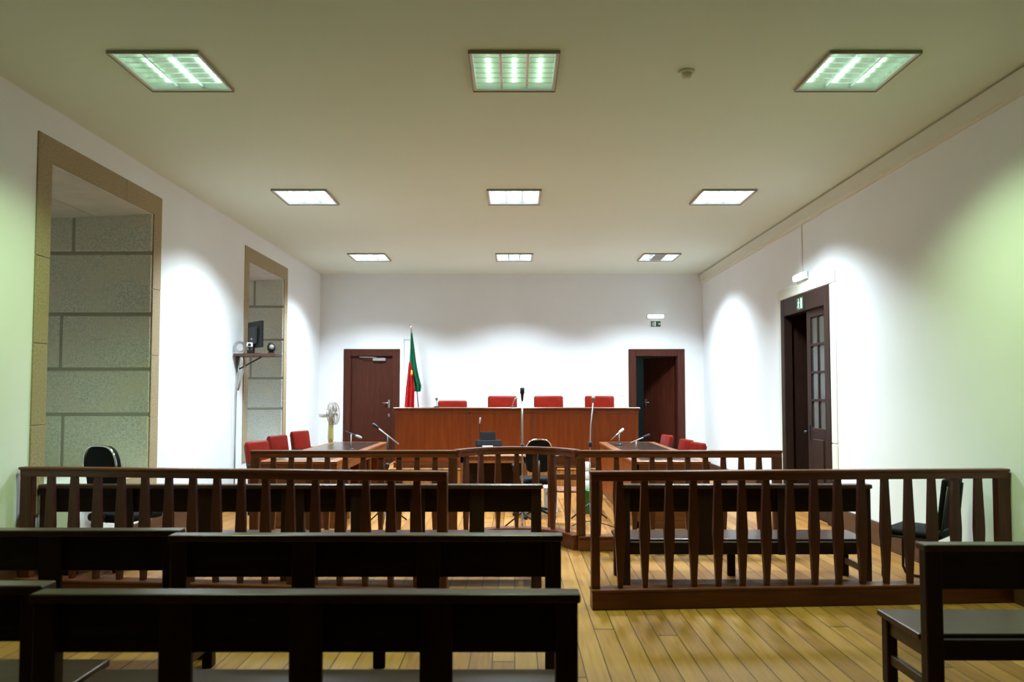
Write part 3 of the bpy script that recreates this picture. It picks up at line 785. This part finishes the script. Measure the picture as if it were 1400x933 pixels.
# ---------------------------------------------------------------- flag
Yf = 14.15
P0 = Vector((-1.79, Yf, .33)); T = at(562, 449, Yf)
t = thing('flag', 'green and red national flag furled on a pole beside the closed door', 'flag', P0)
dv = T-P0
MB().tube([(0, 0, .04), dv], .014, 10).build('flag_pole', M['metal'], t)
MB().lathe([(0, -.04), (.016, -.03), (.022, 0), (.012, .03), (0, .10)], tuple(dv)).build('finial', M['metal'], t)
MB().lathe([(0, 0), (.17, 0), (.17, .02), (.04, .05), (.03, .12), (0, .12)]).build('pole_base', M['dmetal'], t)
def drape(rows, folds, amp, yoff, n=36):
    m = bmesh.new(); G = []
    NR = 24
    for j in range(NR+1):
        f = j/NR*(len(rows)-1); i = min(int(f), len(rows)-2); g = f-i
        yy, l, r = [rows[i][q]*(1-g)+rows[i+1][q]*g for q in range(3)]
        a, b2 = at(l, yy, Yf)-P0, at(r, yy, Yf)-P0
        row = []
        for k in range(n+1):
            u = k/n; A = amp*min(1, .25+j/NR)
            row.append(m.verts.new((a.x+(b2.x-a.x)*u, yoff+A*math.sin(u*folds*2*PI+j*.06), a.z+(b2.z-a.z)*u+.006*math.sin(u*9))))
        G.append(row)
    for j in range(NR):
        for k in range(n): 
            fc = m.faces.new((G[j][k], G[j][k+1], G[j+1][k+1], G[j+1][k])); fc.smooth = True
    bmesh.ops.solidify(m, geom=m.faces[:], thickness=.006)
    M_ = MB(); M_.bm.free(); M_.bm = m; return M_
drape([(456, 562, 564.5), (475, 561.5, 567), (500, 560, 570.5), (515, 560.5, 573.5), (528, 564, 577), (536, 567, 576)], 2.5, .035, -.06).build('green_cloth', M['fgreen'], t)
drape([(496, 560, 562.5), (510, 558.5, 566), (530, 556, 568), (560, 553.5, 568), (600, 552, 566)], 2.5, .035, -.11).build('red_cloth', M['fred'], t)
m = MB(); q = at(562.8, 510, Yf-.16)-P0
m.lathe([(0, -.008), (.034, -.004), (.034, .004), (0, .008)], (0, 0, 0), 16, Matrix.Translation(q) @ Matrix.Rotation(PI/2, 4, 'X') @ Matrix.Diagonal((.55, 1.7, 1, 1)))
m.build('emblem', M['fyel'], t)
# conduit beside the flag
m = MB(); p1 = at(552, 464, BW); p2 = at(559, 464, BW)
m.box(p1.x-.01, p1.x+.01, BW-.028, BW, .33, p1.z, .002); m.box(p1.x-.01, p2.x+.05, BW-.02, BW, p1.z-.012, p1.z+.008, .002)
tag(m.build('cable_trunking', M['white']), 'thin white cable trunking on the wall left of the flag', 'trunking')

# ---------------------------------------------------------------- fan
t = thing('pedestal_fan', 'pedestal fan with yellowed pole left of the closed door', 'fan', (at(452, 600, 13.2).x, 13.2, 0), 0)
MB().lathe([(0, 0), (.20, 0), (.20, .02), (.05, .05), (.03, .08), (0, .08)]).build('base', M['cream'], t)
ztop = at(452, 566, 13.2).z
MB().tube([(0, 0, .06), (0, 0, .75)], .022, 10).build('pole', M['metal'], t)
MB().tube([(0, 0, .70), (.0, 0, .80), (.0, 0, ztop-.08), (0, 0, ztop-.02)], [.04, .055, .045, .035], 12).build('control_column', M['cream'], t)
m = MB(); m.lathe([(0, -.20), (.05, -.19), (.065, -.12), (.06, -.03), (.03, 0), (0, .0)]); mo_ = m.build('motor_housing', M['white'], t, loc=(-.02, 0, ztop)); mo_.rotation_euler = (0, math.radians(86), math.radians(-7))
m = MB(); Rg = .20
for dz, rr in ((.0, Rg), (.045, Rg*1.03), (.09, Rg)):
    m.tube([(rr*math.cos(a*2*PI/32), rr*math.sin(a*2*PI/32), dz) for a in range(32)], .006, 6, closed=True)
for k in range(28):
    a = 2*PI*k/28; c_, s_ = math.cos(a), math.sin(a)
    m.tube([(.03*c_, .03*s_, -.01), (Rg*.7*c_, Rg*.7*s_, -.01), (Rg*c_, Rg*s_, .01), (Rg*1.03*c_, Rg*1.03*s_, .045), (Rg*c_, Rg*s_, .08), (Rg*.7*c_, Rg*.7*s_, .105), (.03*c_, .03*s_, .105)], .0028, 4)
m.lathe([(0, 0), (.04, 0), (.04, .008), (0, .01)], (0, 0, .103), 14)
g_ = m.build('grille', M['fangrey'], t, loc=(.0, 0, ztop)); g_.rotation_euler = (0, math.radians(86), math.radians(-7))
m = MB()
for k in range(4):
    a = PI/2*k
    pts = [(.03, -.02), (.12, -.055), (.175, -.03), (.18, .03), (.12, .06), (.03, .025)]
    pts = [(x*math.cos(a)-y*math.sin(a), x*math.sin(a)+y*math.cos(a)) for x, y in pts]
    m.prism(pts, .045, .052, 'z')
m.lathe([(0, .03), (.04, .03), (.035, .07), (0, .075)], seg=14)
f_ = m.build('blades', M['grey'], t, loc=(.0, 0, ztop)); f_.rotation_euler = g_.rotation_euler

# ---------------------------------------------------------------- wall shelf with screen
zsh = at(350, 486, 10.15).z
t = thing('wall_shelf', 'small shelf on a bracket between the two stone windows', 'shelf', (LW, 10.2, zsh))
m = MB(); m.box(.015, .60, -.16, .16, -.018, .022, .004); m.build('shelf_board', M['skirt'], t)
m = MB(); m.box(0.013, .03, -.025, .025, -.25, .0, .003); m.box(.03, .45, -.012, .012, -.022, 0, .003)
m.tube([(.03, 0, -.2), (.36, 0, -.02)], .010, 8); m.build('bracket', M['dmetal'], t)
# monitor
A = at(339.5, 480, 10.42); Bq = at(358, 480, 10.08); ang = math.atan2(Bq.y-A.y, Bq.x-A.x); wd = math.hypot(Bq.y-A.y, Bq.x-A.x)
mid = (A+Bq)/2; zm = zsh+.022
t = thing('monitor', 'black flat monitor seen from behind on the wall shelf', 'monitor', (mid.x, min(mid.y, 10.3), zm), ang)
zt = at(350, 440, 10.25).z-zm
MB().box(-wd/2, wd/2, -.015, .025, .09, zt, .008, 2).build('screen_housing', M['black'], t)
m = MB(); m.box(-wd/2*.55, wd/2*.55, -.05, -.015, .14, zt*.82, .02, 2); m.build('back_bulge', M['dmetal'], t)
m = MB(); m.box(-.02, .02, -.035, -.01, .01, .2, .004); m.lathe([(0, 0), (.10, 0), (.095, .012), (0, .014)]); m.build('stand', M['black'], t)
B(-.025, .025, -.056, -.05, .2, .225, bev=.001).build('badge', M['metal'], t)
# camera-like white gadget, cable coil, small speaker
p = at(336, 470, 10.1)
t = thing('webcam', 'small black and white camera at the left end of the wall shelf', 'camera', (LW+.235, 10.07, zm), .3)
m = MB(); m.box(-.035, .035, -.03, .03, 0, .05, .006); m.tube([(0, 0, .04), (0, 0, .10)], .01, 8); m.build('foot', M['black'], t)
m = MB(); m.box(-.04, .04, -.05, .05, .09, .15, .01, 2); m.build('camera_body', M['white'], t)
MB().lathe([(0, 0), (.022, 0), (.02, .02), (0, .021)], mat=Matrix.Translation((0, -.048, .12)) @ Matrix.Rotation(PI/2, 4, 'X')).build('lens', M['black'], t)
p = at(328, 474, 10.15); m = MB()
for k in range(4):
    r_ = .055+.009*k; m.tube([(p.x+.03+r_*math.cos(a*2*PI/24), 10.075-.008*k, zm+.088+r_*math.sin(a*2*PI/24)) for a in range(24)], .0035, 6, closed=True)
o = tag(m.build('cable_coil', M['grey']), 'grey coiled cable standing at the left end of the wall shelf', 'cable')
p = at(372, 472, 10.2)
t = thing('desk_speaker', 'small dark round speaker at the right end of the wall shelf', 'speaker', (p.x-.01, 10.2, zm), .4)
m = MB(); m.box(-.05, .05, -.04, .04, 0, .02, .005); m.lathe([(0, .02), (.03, .02), (.055, .06), (.06, .10), (.045, .15), (0, .165)]); m.build('speaker_body', M['dmetal'], t)
MB().lathe([(0, 0), (.035, 0), (.03, .012), (0, .014)], mat=Matrix.Translation((0, -.055, .095)) @ Matrix.Rotation(PI/2, 4, 'X')).build('driver', M['grey'], t)
m = MB(); m.tube([(LW+.06, 10.15, zsh-.02), (LW+.05, 10.14, zsh-.25), (LW+.035, 10.12, 1.6), (LW+.03, 10.12, .9), (LW+.035, 10.1, .32)], .010, 6)
m.tube([(LW+.10, 10.2, zsh-.02), (LW+.13, 10.18, zsh-.15), (LW+.08, 10.16, zsh-.35), (LW+.05, 10.15, zsh-.5)], .012, 6)
tag(m.build('hanging_cable', M['grey']), 'grey cables hanging down the wall below the shelf', 'cable')

# ---------------------------------------------------------------- safety lights and signs
p = at(896, 433, BW)
t = thing('emergency_light', 'glowing emergency light above the open back door', 'emergency light', (p.x, BW, p.z-.045))
B(-.18, .18, -.03, 0, 0, .09, bev=.006).build('housing', M['white'], t)
m = MB(); m.box(-.16, .16, -.075, -.028, .008, .082, .02, 3); m.build('diffuser', M['glass_em'], t)
def exit_sign(name, label, loc, w, h, rz, n=1):
    t = thing(name, label, 'exit sign', loc, rz)
    B(-w/2, w/2, -.008, 0, 0, h, bev=.001).build('plate', M['sgreen'], t)
    m = MB(); s = h
    def pm(cx):
        # running figure and doorway
        m.box(cx+.16*s, cx+.44*s, -.011, -.008, .10*s, .90*s, 0)
    pm(-w/2+w*.30 if n > 1 else .02*s)
    m2 = m
    cx = -w*.22 if n > 1 else -.22*s
    m2.prism([(cx-.06*s, .76*s), (cx+.04*s, .76*s), (cx+.06*s, .84*s), (cx, .90*s), (cx-.06*s, .86*s)], -.011, -.008, 'y')
    m2.prism([(cx-.16*s, .66*s), (cx+.10*s, .72*s), (cx+.16*s, .50*s), (cx+.11*s, .49*s), (cx+.05*s, .62*s), (cx+.02*s, .42*s), (cx+.12*s, .26*s), (cx+.10*s, .08*s), (cx+.04*s, .08*s), (cx+.05*s, .24*s), (cx-.06*s, .36*s), (cx-.12*s, .20*s), (cx-.26*s, .20*s), (cx-.26*s, .26*s), (cx-.15*s, .27*s), (cx-.07*s, .60*s), (cx-.16*s, .56*s)], -.011, -.008, 'y')
    if n > 1:   # arrow
        ax = w*.33
        m2.box(ax-.10*s, ax+.10*s, -.011, -.008, .42*s, .56*s, 0); m2.prism([(ax+.08*s, .28*s), (ax+.28*s, .49*s), (ax+.08*s, .70*s)], -.011, -.008, 'y')
        m2.box(-w/2+.02*s, -w/2+.12*s, -.011, -.008, .05*s, .95*s, 0)
    m.build('pictogram', M['swhite'], t)
    return t
p = at(896, 447, BW); exit_sign('exit_sign', 'green and white exit sign above the open back door', (p.x, BW, p.z), .21, .115, 0, 2)
yy = RW*F/(1096-CX); p = at(1096, 418, yy)
exit_sign('exit_sign', 'green and white exit sign on the side door frame', (RW-.022, yy, p.z), .17, .15, -PI/2) if False else None
t = exit_sign('exit_sign', 'green and white exit sign on the side door frame', (RW-.022, yy-.05, 2.725), .22, .17, -PI/2)
yy = RW*F/(1100-CX); p = at(1100, 384, yy)
t = thing('emergency_light', 'glowing emergency light above the side door', 'emergency light', (RW, yy, p.z), -PI/2)
B(-.19, .19, -.03, 0, 0, .10, bev=.006).build('housing', M['white'], t)
m = MB(); m.box(-.17, .17, -.075, -.028, .008, .092, .02, 3); m.build('diffuser', M['glass_em'], t)
m = MB(); m.box(RW-.018, RW, yy-.012, yy+.012, p.z+.1, CH-.175, .002)
tag(m.build('cable_trunking', M['white']), 'vertical white cable trunking above the side door light', 'trunking')
p = at(943, 90, 5.35)
t = thing('smoke_detector', 'small round smoke detector on the ceiling', 'smoke detector', (1.31, 5.35, CH))
MB().lathe([(0, -.018), (.058, -.018), (.062, -.012), (.062, 0), (0, 0)], seg=28).build('base', M['cornice'], t)
MB().lathe([(0, -.055), (.028, -.055), (.036, -.045), (.04, -.018), (0, -.018)], seg=24).build('sensor', M['cornice'], t)
p = at(851, 539, BW); t = thing('light_switch', 'white light switch left of the open back door', 'switch', (p.x, BW, p.z-.04))
B(-.04, .04, -.01, 0, 0, .08, bev=.003).build('plate', M['white'], t); B(-.018, .018, -.015, -.01, .02, .06, bev=.002).build('rocker', M['swhite'], t)

# ---------------------------------------------------------------- world, camera, view
w = bpy.data.worlds.new('world'); SC.world = w; w.use_nodes = True
w.node_tree.nodes['Background'].inputs[0].default_value = (.6, .7, .6, 1); w.node_tree.nodes['Background'].inputs[1].default_value = 0.02
cam = bpy.data.cameras.new('camera'); co = bpy.data.objects.new('camera', cam); COL.objects.link(co)
cam.sensor_width = 36; cam.lens = 36*F/1400
co.location = (0, 0, EYE); co.rotation_euler = (PI/2+TILT, 0, 0)
cam.shift_x = -(CX-700)/1400; cam.shift_y = (CY-466.5)/1400
cam.clip_start = .05
cam.dof.use_dof = True; cam.dof.focus_distance = 9.5; cam.dof.aperture_fstop = 2.4
SC.camera = co
SC.view_settings.view_transform = 'Standard'; SC.view_settings.look = 'None'
SC.view_settings.exposure = 0.0; SC.view_settings.gamma = 1; SC.view_settings.use_curve_mapping = False
try:
    SC.cycles.use_denoising = True; SC.cycles.max_bounces = 10; SC.cycles.diffuse_bounces = 7
    SC.cycles.sample_clamp_indirect = 6
except Exception: pass
